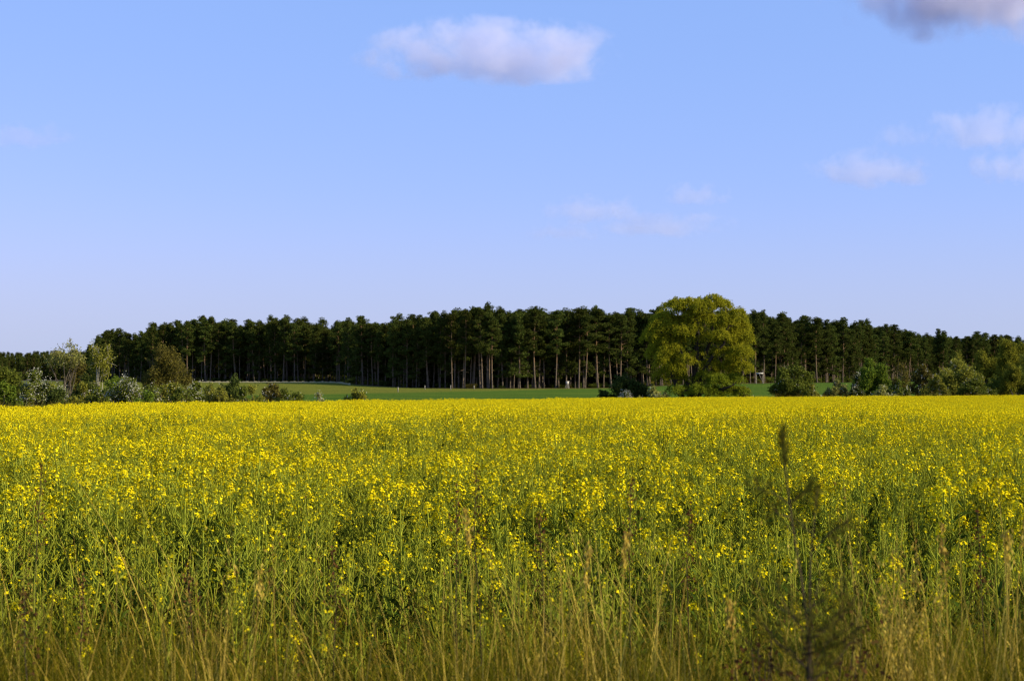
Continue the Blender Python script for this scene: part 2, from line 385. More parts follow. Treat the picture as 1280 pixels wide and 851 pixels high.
ORD = 'first second third fourth fifth sixth seventh eighth ninth tenth eleventh twelfth thirteenth fourteenth fifteenth sixteenth seventeenth eighteenth nineteenth twentieth'.split()
def ordinal(i):
    if i < 20: return ORD[i]
    tens = {20: 'twenty', 30: 'thirty', 40: 'forty', 50: 'fifty'}[(i + 1) // 10 * 10]
    r = (i + 1) % 10
    return {'twenty': 'twentieth', 'thirty': 'thirtieth', 'forty': 'fortieth', 'fifty': 'fiftieth'}[tens] if r == 0 else tens + '-' + ORD[r - 1]
def put_pine(px, d, top, k, label, group):
    x = wx(px, d); z = gz(x, d); H = wz(top, d) - z
    s = H / 20.4
    e = empty('pine_tree', (x, d, z - .05), label, 'tree', group, rng.uniform(0, 6.28), (s * rng.uniform(.8, 1.3),) * 2 + (s,))
    e.rotation_euler = (rng.normal(0, .02), rng.normal(0, .025), e.rotation_euler[2])
    link('trunk', PINES[k][0], e); link('crown', PINES[k][1], e)
    return e
fr_px = []
p = 118.0
while p < 1262:
    fr_px.append(p + rng.uniform(-2.5, 2.5)); p += rng.choice([5, 8, 11, 14, 18]) * rng.uniform(.8, 1.2)
# landmarks to count the front row from
HIDE, WILLOW = 709.0, 873.0
for i, p in enumerate(fr_px):
    low = rng.random() < (.45 if 300 < p < 480 else .24)
    k = int(rng.integers(7, 10) if low else rng.integers(0, 7))
    d = front(p) + rng.uniform(-3, 10)
    top = ptop(p) + abs(rng.normal(0, 6.5)) - 2
    kind = 'low-boughed pine' if low else 'bare-trunked pine'
    if p < 420:
        n = sum(1 for q in fr_px if q < p); where = f"{ordinal(n)} from its left end" if n else "standing at its left end"
    elif p < HIDE:
        n = sum(1 for q in fr_px if p < q < HIDE); where = f'{ordinal(n)} left of the white hide'
    elif p < WILLOW:
        n = sum(1 for q in fr_px if HIDE < q < p); where = f'{ordinal(n)} right of the white hide'
    else:
        n = sum(1 for q in fr_px if WILLOW < q < p); where = f'{ordinal(n)} right of the big willow'
    put_pine(p, d, top, k, f"{kind} in the forest's front row, {where}", 'pines in the front row of the forest')
back = []
for row in (1, 2):
    p = 116.0 + 4 * row
    while p < 1265:
        pp = p + rng.uniform(-3, 3)
        put_pine(pp, front(pp) + 5.5 * row + rng.uniform(-1.5, 1.5), ptop(pp) + max(rng.normal(5, 6), -4), int(rng.integers(0, 10) if rng.random() < .8 else rng.integers(7, 10)),
                 ['', 'dark pine of the second row, its trunk half hidden by front-row pines', 'dark pine of the third row, its crown filling gaps behind nearer pines'][row],
                 ['', 'pines in the second row of the forest', 'pines in the third row of the forest'][row])
        p += rng.choice([7, 11, 14, 20]) * rng.uniform(.85, 1.15)
PJ = [loose('pine', pine_joined(k)) for k in range(10)]
lowshare = .3
pts, rot, scl, idx = [], [], [], []
def addp(px, d, top):
    x = wx(px, d); z = gz(x, d); s = max((wz(top, d) - z) / 20.4, .4)
    pts.append((x, d, z - .05)); rot.append((0, 0, rng.uniform(0, 6.28))); scl.append((s, s, s)); idx.append(rng.integers(0, 10) if rng.random() < lowshare else rng.integers(7, 10))
for row in range(3, 13):
    p = 112.0
    while p < 1420:
        addp(p, front(p) + 6.5 * row + rng.uniform(-3, 3), ptop(p) + abs(rng.normal(0, 8)) + 5); p += rng.uniform(8, 12)
p = 1262.0
while p < 1420:                        # the front rows outside the right border
    for row in range(3): addp(p, front(p) + 6 * row, ptop(p) + rng.uniform(0, 8))
    p += rng.uniform(9, 13)
scatter('pine_wood', pts, rot, scl, idx, PJ)
pts, rot, scl, idx = [], [], [], []
lowshare = .1
for row in range(7):                   # the far wood beyond the left end
    p = -160.0
    while p < 190:
        addp(p, 960 + 14 * row + rng.uniform(-5, 5), np.interp(p, [-160, 0, 60, 130, 190], [440, 443, 441, 441, 440]) + rng.uniform(-2, 7)); p += rng.uniform(4.5, 8)
scatter('far_wood', pts, rot, scl, idx, [loose('pine', o.data) for o in PJ])

# ------------------------------------------------------------------ bushes and broadleaf trees
def lobe_leaves(mb, c, r, n, ls, mat=0, droop=0.0, shell=.5):
    d_ = rdir(n)
    pp = c + d_ * r * (rng.uniform(shell ** 3, 1.0, (n, 1)) ** (1 / 3)) * (1 + .18 * rng.normal(size=(n, 1)))
    U = rdir(n); U[:, 2] -= droop; U = unit(U) * ls * rng.uniform(.7, 1.3, (n, 1))
    V = unit(np.cross(U, rdir(n))) * ls * rng.uniform(.35, .6, (n, 1))
    mb.leaves(pp, U, V, mat); return pp
def limb(mb, a, b, r0, r1, sag=0.2, n=5, k=6, wob=.05, mat=0):
    a = np.asarray(a, float); b = np.asarray(b, float); s_ = np.linspace(0, 1, k)[:, None]
    L_ = np.linalg.norm(b - a)
    # rises first, then leans out
    P = a + (b - a) * (s_ ** np.array([1 + sag * 2, 1 + sag * 2, 1.0])) + rng.normal(0, wob * L_ * .3, (k, 3)) * (s_ * (1 - s_) * 4)
    mb.tube(P, np.linspace(r0, r1, k), n, mat); return P

def shrub(name, px0, px1, pyt, d, leaf, label, cat='bush', blossom=0.0, group=None, lobes=16, nleaf=330, ls=.10, base=.0, stems=9, shape='round', bark='bark', stemname='branches', topfade=1.0, depth=None):
    xc = wx((px0 + px1) / 2, d); W = (px1 - px0) / F * d / 2; z0 = gz(xc, d); H = wz(pyt, d) - z0
    D = depth or min(W, H * .8) * .95
    e = empty(name, (xc, d, z0), label, cat, group)
    fo = MB(); st = MB(); bl = MB()
    cs, rs = [], []
    zb = base * H
    for i in range(lobes):
        for _ in range(40):
            u = rng.uniform(-1, 1, 3)
            if shape == 'round': ok = (u[0] ** 2 + u[1] ** 2 + max(u[2], 0) ** 2 * 1.0 + min(u[2], 0) ** 2 * .3) < 1
            elif shape == 'cone': ok = math.hypot(u[0], u[1]) < (1 - (u[2] + 1) / 2 * .85)
            elif shape == 'vase': ok = math.hypot(u[0], u[1]) < .35 + .65 * (u[2] + 1) / 2 and u @ u < 1.7
            else: ok = math.hypot(u[0], u[1]) < 1
            if ok: break
        f = rng.uniform(.20, .34)
        r = np.array([W * f, D * f, (H - zb) * .5 * rng.uniform(.24, .4)])
        c = np.array([u[0] * (W - r[0]), u[1] * (D - r[1]), zb + (H - zb) * .5 + u[2] * ((H - zb) * .5 - r[2])])
        cs.append(c); rs.append(r)
    # make sure the outline reaches the measured top and sides
    cs[0][2] = H - rs[0][2]; cs[0][0] *= .4
    if shape != 'cone' and shape != 'vase':
        cs[1] = np.array([-W + rs[1][0], 0, zb + (H - zb) * .35]); cs[2] = np.array([W - rs[2][0], 0, zb + (H - zb) * .35])
    for c, r in zip(cs, rs):
        nl = int(nleaf * 1.5 * rng.uniform(.6, 1.4))
        lobe_leaves(fo, c, r, nl, ls, shell=.15)
        # loose sprays sticking out of the outline
        for q in range(3):
            dv = unit(rng.normal(size=3) + [0, 0, .8]); L_ = r.max() * rng.uniform(.9, 1.5)
            tip = c + dv * L_
            st.tube([c, (c + tip) / 2 + rng.normal(0, .05, 3), tip], [.02, .014, .005], 4)
            n = max(6, nl // 14); s_ = rng.uniform(.3, 1, (n, 1))
            pp = c + dv * L_ * s_ + rng.normal(0, ls * .8, (n, 3))
            U = unit(rdir(n) + dv) * ls * .9; V = unit(np.cross(U, rdir(n))) * ls * .45
            fo.leaves(pp, U, V)
        if blossom > 0:
            n = max(3, int(nl * blossom * .8))
            d_ = rdir(n); d_[:, 1] -= .4; d_[:, 2] += .3; d_ = unit(d_)
            # blossom sits in sprays
            k_ = min(n, max(2, n // 14)); ctr = c + d_[:k_] * r * .9
            pp = ctr[rng.integers(0, k_, n)] + rng.normal(0, .11, (n, 3)) * [1, 1, 1.5]
            U = rdir(n) * ls * .45; V = unit(np.cross(U, rdir(n))) * ls * .4
            bl.leaves(pp, U, V)
    for i in range(stems):
        c = cs[rng.integers(0, len(cs))]
        limb(st, rng.normal(0, .12 + .06 * W, 3) * [1, 1, 0], c, (.03 + .012 * H) * (.55 if shape in ('flat', 'vase') else 1), .012, .25)
    link(stemname, st.mesh(name + '_' + stemname, [M[bark]], True), e)
    link('foliage', fo.mesh(name + '_foliage', [M['leaf_' + leaf]]), e)
    if blossom > 0: link('blossom', bl.mesh(name + '_blossom', [M['blossom']]), e)
    return e

BG = 'bushes along the far edge of the rapeseed field'
TG = 'small trees standing among the field-edge bushes'
# ---- left cluster
shrub('bush', -30, 46, 459, 96, 'green', "big dark green bush at the field's left border, just left of the white hawthorn", 'bush', 0, BG, 22, 420, .085)
shrub('hawthorn_bush', 22, 82, 463, 92, 'green', 'white-flowering hawthorn below the thin pale-topped tree', 'bush', .30, BG, 18, 300, .08)
shrub('bush', 84, 132, 478, 90, 'olive', 'low olive-green bush between two white-flowering hawthorns', 'bush', .02, BG, 14, 300, .08)
shrub('hawthorn_bush', 126, 206, 471, 94, 'green', 'wide white-flowering hawthorn in front of the round brownish tree', 'bush', .42, BG, 22, 300, .08)
shrub('bush', 120, 160, 470, 108, 'fresh', 'fresh green bush behind the wide hawthorn, beneath the pale-branched tree', 'bush', 0, BG, 10, 260, .09)
shrub('bush', 194, 240, 479, 98, 'olive', 'low olive bush right of the wide white hawthorn', 'bush', .05, BG, 12, 260, .08)
shrub('bush', 222, 268, 477, 100, 'green', 'low green bush speckled white, below the upright white flower spray', 'bush', .20, BG, 14, 260, .08)
shrub('bush', 270, 312, 470, 102, 'dark', 'upright dark green bush with a pointed top', 'bush', 0, BG, 16, 330, .085, shape='cone')
shrub('bush', 302, 334, 481, 104, 'olive', 'small low bush between the pointed dark bush and the brownish bush', 'bush', 0, BG, 9, 230, .08)
shrub('bush', 318, 366, 479, 106, 'brown', 'brownish round bush with pale flecks, right of the pointed dark bush', 'bush', .06, BG, 16, 280, .085)
shrub('hawthorn_bush', 390, 412, 489, 108, 'pale', 'very small whitish flowering bush alone before the green meadow', 'bush', .8, BG, 8, 80, .08, shape='cone')
shrub('bush', 424, 468, 485, 112, 'olive', 'low straggly bush alone before the meadow, below the dark forest middle', 'bush', .05, BG, 14, 150, .085)
shrub('white_flower_spray', 236, 250, 476, 103, 'pale', 'upright spray of white blossom left of the pointed dark bush', 'flower', 1.2, None, 5, 30, .08, stems=5)
shrub('bush', 50, 96, 486, 84, 'dark', 'low dark green bush at the foot of the airy pale-topped tree', 'bush', 0, BG, 12, 300, .08)
shrub('bush', 160, 204, 489, 88, 'fresh', 'low fresh green growth below the right half of the wide hawthorn', 'bush', 0, BG, 10, 260, .08)
shrub('bush', 240, 288, 481, 96, 'olive', 'low olive bush just left of the pointed dark bush', 'bush', .03, BG, 11, 260, .08)
shrub('bush', 88, 128, 466, 112, 'dark', 'dark green bush under the thin airy and the pale-branched trees', 'bush', 0, BG, 12, 300, .09)
shrub('bush', -14, 30, 476, 88, 'fresh', 'low fresh green bush at the left border, in front of the big dark one', 'bush', 0, BG, 12, 300, .08)
shrub('bush', 34, 74, 481, 98, 'olive', 'olive bush just behind the right half of the first white hawthorn', 'bush', .04, BG, 12, 300, .08)
shrub('bush', 104, 142, 484, 86, 'green', 'rounded low bush at the left foot of the wide white hawthorn', 'bush', .05, BG, 12, 280, .08)
shrub('bush', 176, 226, 480, 102, 'olive', 'olive bush at the foot of the round brownish tree', 'bush', .03, BG, 13, 300, .085)
shrub('bush', 206, 250, 485, 90, 'green', 'very low green bush under the upright white flower spray', 'bush', .06, BG, 10, 260, .08)
shrub('bush', 288, 334, 482, 100, 'green', 'very low green bush touching the right side of the pointed dark bush', 'bush', .03, BG, 10, 260, .08)
shrub('bush', 250, 304, 483, 94, 'olive', 'spreading low olive bush in front of the pointed dark bush', 'bush', .03, BG, 13, 280, .08)
shrub('bush', 334, 386, 485, 102, 'green', 'low green bush at the right foot of the brownish round bush', 'bush', .05, BG, 12, 260, .08)
# ---- left trees
shrub('pale_tree', 52, 108, 427, 118, 'pale', 'thin airy tree with pale blossoming top, leftmost of the small trees', 'tree', .02, TG, 18, 50, .085, base=.6, stems=11, shape='flat', stemname='trunk')
shrub('budding_tree', 72, 116, 448, 121, 'brown', 'twiggy brown-green tree directly behind the airy pale-topped tree', 'tree', 0, TG, 18, 190, .085, base=.1, stems=18, shape='vase', stemname='trunk')
shrub('branching_tree', 100, 146, 430, 128, 'olive', "sparse tree with pale forked trunk before the forest's left end", 'tree', 0, TG, 18, 95, .09, base=.25, stems=7, shape='vase', bark='pale_bark', stemname='trunk')
shrub('budding_tree', 176, 241, 428, 132, 'brown', 'round brownish tree coming into leaf, standing before dark pines', 'tree', 0, TG, 30, 330, .085, base=.12, stems=26, shape='round', stemname='trunk')
# ---- by the willow
shrub('bush', 748, 814, 470, 163, 'dark', "dark shaded bush in the big willow's shadow, on its left side", 'bush', 0, BG, 22, 380, .12)
shrub('hawthorn_bush', 772, 792, 490, 158, 'green', 'small patch of white-flowering bush below the dark shaded bush', 'bush', 1.4, BG, 8, 100, .10)
shrub('bush', 796, 836, 486, 157, 'pale', 'low pale-green bush at the left foot of the willow', 'bush', .06, BG, 12, 260, .11)
shrub('bush', 918, 944, 485, 159, 'olive', 'low loose bush at the right foot of the willow', 'bush', .04, BG, 9, 200, .11)
# ---- right cluster
shrub('bush', 960, 1021, 456, 170, 'green', 'rounded green bush alone on the meadow, right of the willow', 'bush', .015, BG, 24, 420, .125)
shrub('bush', 1006, 1026, 480, 168, 'olive', 'small bush against the lower right side of the lone rounded bush', 'bush', .05, BG, 8, 200, .11)
shrub('bush', 1029, 1062, 476, 172, 'pale', 'pale yellowish low bush, next right after the lone rounded bush', 'bush', .05, BG, 14, 300, .12)
shrub('hawthorn_bush', 1058, 1084, 467, 171, 'dark', 'narrow dark bush with white flecks, between pale bush and bright green one', 'bush', .14, BG, 12, 280, .115, shape='cone')
shrub('bush', 1066, 1114, 448, 178, 'fresh', 'tall bright green bush, greenest of the bushes near the right', 'bush', 0, BG, 24, 480, .12)
shrub('bush', 1108, 1138, 475, 174, 'green', 'low bush with pale tips right beside the tall bright green one', 'bush', .08, BG, 12, 280, .12)
shrub('bush', 1134, 1175, 456, 176, 'brown', 'brownish-green bush with white-flecked pointed top', 'bush', .06, BG, 20, 380, .12)
shrub('bush', 1112, 1140, 452, 190, 'brown', 'bare reddish-brown bush standing behind the gap beside the bright green bush', 'bush', 0, BG, 12, 130, .11, stems=18)
shrub('bush', 1168, 1232, 450, 180, 'olive', 'wide olive bush with a few white blossom tips, under the yellowish trees', 'bush', .035, BG, 28, 420, .125)
shrub('bush', 1182, 1216, 437, 196, 'olive', 'upright dull olive bush rising behind the wide olive bush', 'bush', 0, BG, 14, 330, .12, shape='cone')
shrub('bush', 1226, 1330, 466, 178, 'green', "low green thicket at the field's right border", 'bush', 0, BG, 26, 420, .12)
shrub('olive_tree_like_willow'.replace('olive_tree_like_', 'sallow_'), 1212, 1252, 437, 188, 'yellow', 'round olive-yellow sallow tree above the wide olive bush', 'tree', 0, TG, 22, 420, .125, base=.1, stems=14, stemname='trunk')
shrub('sallow_willow', 1228, 1296, 423, 200, 'yellow', 'tallest olive-yellow sallow tree at the right border', 'tree', 0, TG, 28, 480, .13, base=.1, stems=16, stemname='trunk')
shrub('sallow_willow', 1262, 1340, 426, 186, 'olive', 'dull olive tree cut by the right border, before the yellower sallow', 'tree', 0, TG, 26, 430, .13, base=.1, stems=16, stemname='trunk')

shrub('bush', 1196, 1246, 472, 172, 'green', 'low green bush below the round sallow, left of the border thicket', 'bush', .02, BG, 16, 380, .12)
shrub('bush', 1150, 1186, 470, 171, 'olive', 'low olive bush between the white-flecked bush and the wide olive bush', 'bush', .03, BG, 12, 330, .12)
shrub('bush', 1248, 1290, 452, 176, 'yellow', 'yellow-olive bush at the right border above the green thicket', 'bush', 0, BG, 16, 380, .12)
shrub('bush', 1086, 1122, 482, 168, 'pale', 'very low pale bush at the right foot of the bright green one', 'bush', .05, BG, 10, 300, .11)
# low shade growth at the foot of the pines
um = []
for k in range(5):
    b = MB()
    for j in range(9):
        c = np.array([rng.uniform(-1.2, 1.2), rng.uniform(-.8, .8), rng.uniform(.3, 1.3)]); lobe_leaves(b, c, np.array([.7, .7, .5]), 90, .16)
    um.append(loose('undergrowth', b.mesh('undergrowth', [M['leaf_' + ['dark', 'green', 'brown', 'dark', 'olive'][k]]])))
n = 2600
pp = rng.uniform(90, 1420, n); dd = front(pp) + 2 + 88 * rng.random(n) ** .8; X = wx(pp, dd)
s_ = rng.uniform(.5, 1.2, n) * np.interp(dd - front(pp), [0, 20, 90], [.7, 1.1, 2.0])
m_ = 700; pp = np.concatenate([pp, rng.uniform(-170, 200, m_)]); dd = np.concatenate([dd, rng.uniform(975, 1060, m_)]); X = wx(pp, dd)
s_ = np.concatenate([s_, rng.uniform(1.6, 2.8, m_)]); n += m_
scatter('forest_undergrowth', np.stack([X, dd, ground(X, dd)], 1), np.stack([0 * X, 0 * X, rng.uniform(0, 6.28, n)], 1), np.stack([s_ * 1.4, s_, s_], 1), rng.integers(0, 5, n), um)

# ------------------------------------------------------------------ the willow
WD = 160.0
WX = wx(872, WD); WZ = gz(WX, WD)
e = empty('willow_tree', (WX, WD, WZ), 'big yellow-green willow with several dark trunks, towering alone behind the rapeseed', 'tree')
lobes = [(840,379,9,8,1),(857.6,379,10,9,1),(889,375,11,9,1),(876,382,11,10,1),(903,381,11,11,1),(921,392,10,10,1),(827.6,395,12,11,1),(816,408,10,13,1),
 (850.5,399,8,7,1),(864.6,411,9,9,.6),(886,399,12,11,1),(907,400.5,12,11,1),(930,406,9,11,1),(896,418,11,10,1),(917.5,418,11,11,1),(936,422,7,10,1),
 (838,418,10,10,.8),(824,425,9,12,1),(903.5,437.6,11,10,.9),(924.6,437.6,12,11,1),(936,440,6,9,1),(834.7,444.6,8,9,1),(841.7,458,11,11,1),(847,469,8,8,1),
 (889,452,10,10,.7),(912,457,11,10,1),(931,457,8,10,1),(822,452,9,16,.7),(818,470,7,12,.5),(830,405,10,9,.8),(838,433,9,9,.7),(826,438,9,10,.8),(855,421,8,8,.35),(851,446,8,8,.35),(813,436,7,12,.7),(862,452,8,9,.25),(876,421,8,8,.3),(870,441,8,8,.2),(846,412,9,8,.7),(808,418,6,10,.6),(848,388,10,9,.8),(866,394,9,9,.8),(868,384,8,8,.7)]
low = [(879,468,10,9,.8),(894.6,473,11,10,1),(917.5,471,10,9,1),(868,484,9,9,.9),(889,487,11,8,1),(912,487,11,8,1),(928,487,8,8,.9),(857,488,8,8,.8),(842,486,7,8,.5)]
f1, f2, tk = MB(), MB(), MB()
S = WD / F
ends = []
def wil(mb, lb, back):
    cx, cy, rx, ry, den = lb
    cx = 872 + (cx - 872) * .93; hx = (cx - 872) * S
    half = 4.6 * math.sqrt(max(0.1, 1 - (hx / 6.6) ** 2))
    yo = (rng.uniform(.35, 1.0) if back else -rng.uniform(.15, 1.0)) * half * .8
    c = np.array([hx, yo, (499 - cy) * S + (2.2 - 1.9) * 0 + wz(499, WD) - WZ]); r = np.array([rx * S, rx * S * 1.1, ry * S])
    # hanging twigs: short strands that arch over and droop, each set with narrow leaves
    ns = int(70 * den * rx * ry / 90)
    for i in range(ns):
        d_ = rdir(1)[0]; d_[2] = abs(d_[2]) * .9 - .25
        p0 = c + d_ * r * rng.uniform(.45, 1.05)
        L_ = rng.uniform(.5, 1.25); s_ = np.linspace(0, 1, 10)[:, None]
        out = unit(np.array([d_[0], d_[1], .25]))
        P = p0 + out * L_ * .55 * s_ + np.array([0, 0, -L_ * .8]) * s_ ** 1.8
        m_ = 30
        q = P[rng.integers(0, 10, m_)] + rng.normal(0, .09, (m_, 3))
        U = unit(rdir(m_) * .8 + np.array([0, 0, -.7]) + out * .4) * rng.uniform(.06, .11, (m_, 1))
        V = unit(np.cross(U, rdir(m_))) * rng.uniform(.028, .05, (m_, 1))
        mb.leaves(q, U, V)
    ends.append(c)
for lb in lobes: wil(f1, lb, False)
for lb in lobes:
    if rng.random() < .7: wil(f1, (lb[0] + rng.uniform(-6, 6), lb[1] + rng.uniform(-1, 5), lb[2], lb[3], lb[4] * .8), True)
for lb in low: wil(f2, lb, False)
for lb in low: wil(f2, lb, True)
def wp(px, py, y=0.0): return np.array([(px - 872) * S, y, wz(py, WD) - WZ])
forks = []
for pts_, r0, r1 in (
    ([(869, 505, 0), (869, 480, .1), (869, 455, 0), (871, 430, .3), (873, 405, .2), (876, 388, 0)], .42, .10),
    ([(866, 505, .2), (862, 485, .4), (852, 460, .5), (850, 435, .6), (851, 410, .4), (846, 388, .3)], .30, .07),
    ([(862, 506, -.3), (848, 492, -.6), (842, 475, -.9), (838, 462, -1.0), (830, 440, -1.1), (826, 412, -.8)], .30, .07),
    ([(872, 505, 0), (876, 470, -.8), (886, 448, -1.6), (900, 432, -2.0), (906, 412, -2.0), (912, 396, -1.6)], .28, .06),
    ([(872, 506, 0), (884, 492, -1.6), (898, 485, -2.6), (912, 481, -3.0), (922, 470, -2.8)], .20, .05),
    ([(871, 500, .5), (880, 455, 1.2), (890, 425, 1.5), (894, 400, 1.2), (892, 382, .8)], .28, .06),
    ([(872, 500, .6), (890, 460, 2.0), (912, 440, 2.5), (930, 425, 2.2)], .22, .05)):
    P = np.array([wp(*q) for q in pts_]); P[:, 2] = np.maximum(P[:, 2], -.1)
    k = np.linspace(0, len(P) - 1, 14); Q = np.stack([np.interp(k, np.arange(len(P)), P[:, i]) for i in range(3)], 1) + rng.normal(0, .04, (14, 3))
    tk.tube(Q, np.linspace(r0, r1, 14), 7); forks += [Q[i] for i in range(5, 14)]
forks = np.array(forks)
for c in ends:
    j = np.argsort(np.linalg.norm(forks - c, axis=1) + 3 * (forks[:, 2] > c[2]))[0]
    P = limb(tk, forks[j], c, .07, .02, .1)
    for q in range(3): limb(tk, P[-2], c + rng.normal(0, .4, 3) * [1, 1, .3] - [0, 0, .35], .025, .008, .1, 4, 4)
link('trunk', tk.mesh('willow_trunk', [M['dark_bark']], True), e)
link('crown', f1.mesh('willow_crown', [M['willow']]), e)
o = link('shoots', f2.mesh('willow_shoots', [M['willow_low']]), e); o['label'] = "greener shoots around the willow's foot"

# ------------------------------------------------------------------ little wooden things by the wood
names = ["white fence post furthest out in the meadow, leftmost of the four", "short fence post at the shaded forest edge, second from the left of four",
         "fence post at the dark forest edge, third from the left of four", "short grey fence post, rightmost of the four by the forest"]
for (px, y0, y1), lb in zip(((497.6, 484, 490), (531.2, 482, 487), (563.4, 481.5, 487.5), (592.6, 482, 486.5)), names):
    d = (EYE + 1.0) * F / (y1 - HZ) ; d = min(d, 385)
    x = wx(px, d); z = gz(x, d); h = (y1 - y0) / F * d
    b = MB(); b.box((0, 0, h / 2), (.07, .07, h / 2), 0, .4); b.box((0, 0, h + .02), (.055, .055, .02), 0, .4)
    tag(link('fence_post', b.mesh('fence_post', [M['wood']]), None, (x, d, z)), lb, 'post', 'fence posts along the forest edge')
d = 411.0; x = wx(709, d); z = gz(x, d)
e = empty('hunting_hide', (x, d, z), 'small white wooden hide on legs at the forest edge, left of the willow', 'hide', rz=.3)
b = MB(); b.box((0, 0, 1.55), (.36, .36, .40)); link('cabin', b.mesh('hide_cabin', [M['white_wood']]), e)
b = MB(); b.box((0, 0, 2.0), (.46, .46, .04)); link('roof', b.mesh('hide_roof', [M['wood']]), e)
for sx in (-1, 1):
    for sy in (-1, 1):
        b = MB(); b.tube([(sx * .45, sy * .45, 0), (sx * .3, sy * .3, 1.15)], [.05, .05], 6); link('leg', b.mesh('hide_leg', [M['wood']]), e)
b = MB()
for sx in (-.16, .16): b.tube([(sx, -.95, 0), (sx, -.38, 1.3)], [.03, .03], 5)
for k in range(5):
    f = (k + .7) / 5.5; b.tube([(-.16, -.95 + .57 * f, 1.3 * f), (.16, -.95 + .57 * f, 1.3 * f)], [.022, .022], 5)
link('ladder', b.mesh('hide_ladder', [M['wood']]), e)
d = 436.0; x = wx(949.5, d); z = gz(x, d); zb = wz(466.5, d) - z
e = empty('wooden_rack', (x, d, z), 'pale timber rack on posts before the pines, just right of the willow', 'rack')
b = MB(); b.box((0, 0, zb), (1.05, .12, .16)); link('crossbeam', b.mesh('rack_beam', [M['white_wood']]), e)
for sx, h in ((-.95, zb - .15), (1.0, zb + 1.0)):
    b = MB(); b.tube([(sx, .17 if sx > 0 else 0, 0), (sx, .17 if sx > 0 else 0, h)], [.09, .07], 6); link('post', b.mesh('rack_post', [M['wood']], True), e)
b = MB(); b.tube([(1.0, -.2, 0), (-.2, -.2, zb - .15)], [.05, .05], 5); link('brace', b.mesh('rack_brace', [M['wood']]), e)

# ------------------------------------------------------------------ rapeseed
def rape_parts(H, rich, lod):
    """stems (list of (P,R)), leaf arrays, list of flower-head arrays (C,U,V,mat)"""
    tip = np.array([rng.normal(0, .05), rng.normal(0, .05), H])
    base = np.zeros(3)
    k = 5 if lod == 0 else 3
    s_ = np.linspace(0, 1, k)[:, None]
    P = base + (tip - base) * s_ + rng.normal(0, .012, (k, 3)) * s_
    stems = [(P, np.linspace(.0055, .003, k))]
    tips = [(tip, unit(np.array([rng.normal(0, .2), rng.normal(0, .2), 1.0])))]
    for i in range(rng.integers(2, 5)):
        f = rng.uniform(.68, .88); b0 = P[0] + (tip - P[0]) * f
        az = rng.uniform(0, 6.28); L_ = H * rng.uniform(.10, .28)
        dv = unit(np.array([math.cos(az) * .55, math.sin(az) * .55, 1.0]))
        e_ = b0 + dv * L_; e_[2] = min(e_[2], H + .03)
        stems.append((np.array([b0, (b0 + e_) / 2 + dv * [.02, .02, -.02], e_]), np.array([.003, .0026, .0022])))
        tips.append((e_, dv))
    nl = (20 if lod == 0 else 8)
    f = np.sort(rng.uniform(.15, .84, nl)) ; az = rng.uniform(0, 6.28, nl)
    b0 = base + (tip - base) * f[:, None]
    Ll = np.interp(f, [0, .4, .9], [.20, .15, .085]) * rng.uniform(.7, 1.2, nl) * (1.25 if lod else 1)
    o_ = np.stack([np.cos(az), np.sin(az), np.interp(f, [.15, .9], [.5, 1.3])], 1)
    side = np.stack([-np.sin(az), np.cos(az), rng.normal(0, .35, nl)], 1)
    kk = 4 if lod == 0 else 3
    s2 = np.linspace(0, 1, kk)[None, :, None]
    LP = b0[:, None] + o_[:, None] * Ll[:, None, None] * s2 + np.array([0, 0, -.65]) * Ll[:, None, None] * s2 ** 2.2
    wprof = np.array([.25, 1.0, .8, .08]) if lod == 0 else np.array([.35, 1, .1])
    LW = side[:, None] * (Ll * np.interp(f, [0, .5, .9], [.17, .095, .065]))[:, None, None] * wprof[None, :, None]
    heads = []
    for (tp, dv) in tips:
        if rng.random() > rich: 
            nfl, rad = (int(rng.integers(1, 4)), .016)
        else:
            nfl, rad = (int(rng.integers(16, 34)), rng.uniform(.026, .042))
        if lod: nfl = max(2, int(nfl * .42))
        fs = .0076 if lod == 0 else .015
        th = rng.uniform(0, 6.28, nfl); hh = rng.uniform(-.9, .55, nfl)
        rr = rad * np.interp(hh, [-1.3, -.3, .55], [.75, 1, .5]) * rng.uniform(.75, 1.1, nfl)
        C = tp + np.stack([np.cos(th) * rr, np.sin(th) * rr, hh * rad * 1.25], 1)
        nrm = unit(np.stack([np.cos(th) * .9, np.sin(th) * .9, np.full(nfl, .75)], 1) + rng.normal(0, .25, (nfl, 3)))
        U = unit(np.cross(nrm, rdir(nfl))); V = np.cross(nrm, U)
        fs_ = fs * rng.uniform(.8, 1.2, (nfl, 1))
        arr = [(C, (U + V) * .72 * fs_ * 1.25, (U - V) * .3 * fs_ * 1.25, 0), (C + nrm * .001, (U - V) * .72 * fs_ * 1.25, (U + V) * .3 * fs_ * 1.25, 0)] if lod == 0 else [(C, U * fs_, V * fs_ * .8, 0)]
        nbud = 12 if lod == 0 else 2
        d_ = rdir(nbud); d_[:, 2] = abs(d_[:, 2])
        bc = tp + d_ * rad * .5 + [0, 0, rad * .45]
        bs = .0065 if lod == 0 else .011
        arr.append((bc, unit(d_ + [0, 0, .5]) * bs, unit(np.cross(d_, rdir(nbud))) * bs * .6, 1))
        if lod == 0:                       # young pods and flower stalks under the open flowers
            m_ = 11; hz = rng.uniform(.02, .17, m_); az_ = rng.uniform(0, 6.28, m_)
            q0 = tp - np.outer(hz, dv)
            pd = unit(np.stack([np.cos(az_), np.sin(az_), np.full(m_, 1.1)], 1))
            U = pd * rng.uniform(.016, .030, (m_, 1)); arr.append((q0 + U, U, unit(np.cross(U, rdir(m_))) * .0024, 2))
        heads.append(arr)
    return stems, LP, LW, heads
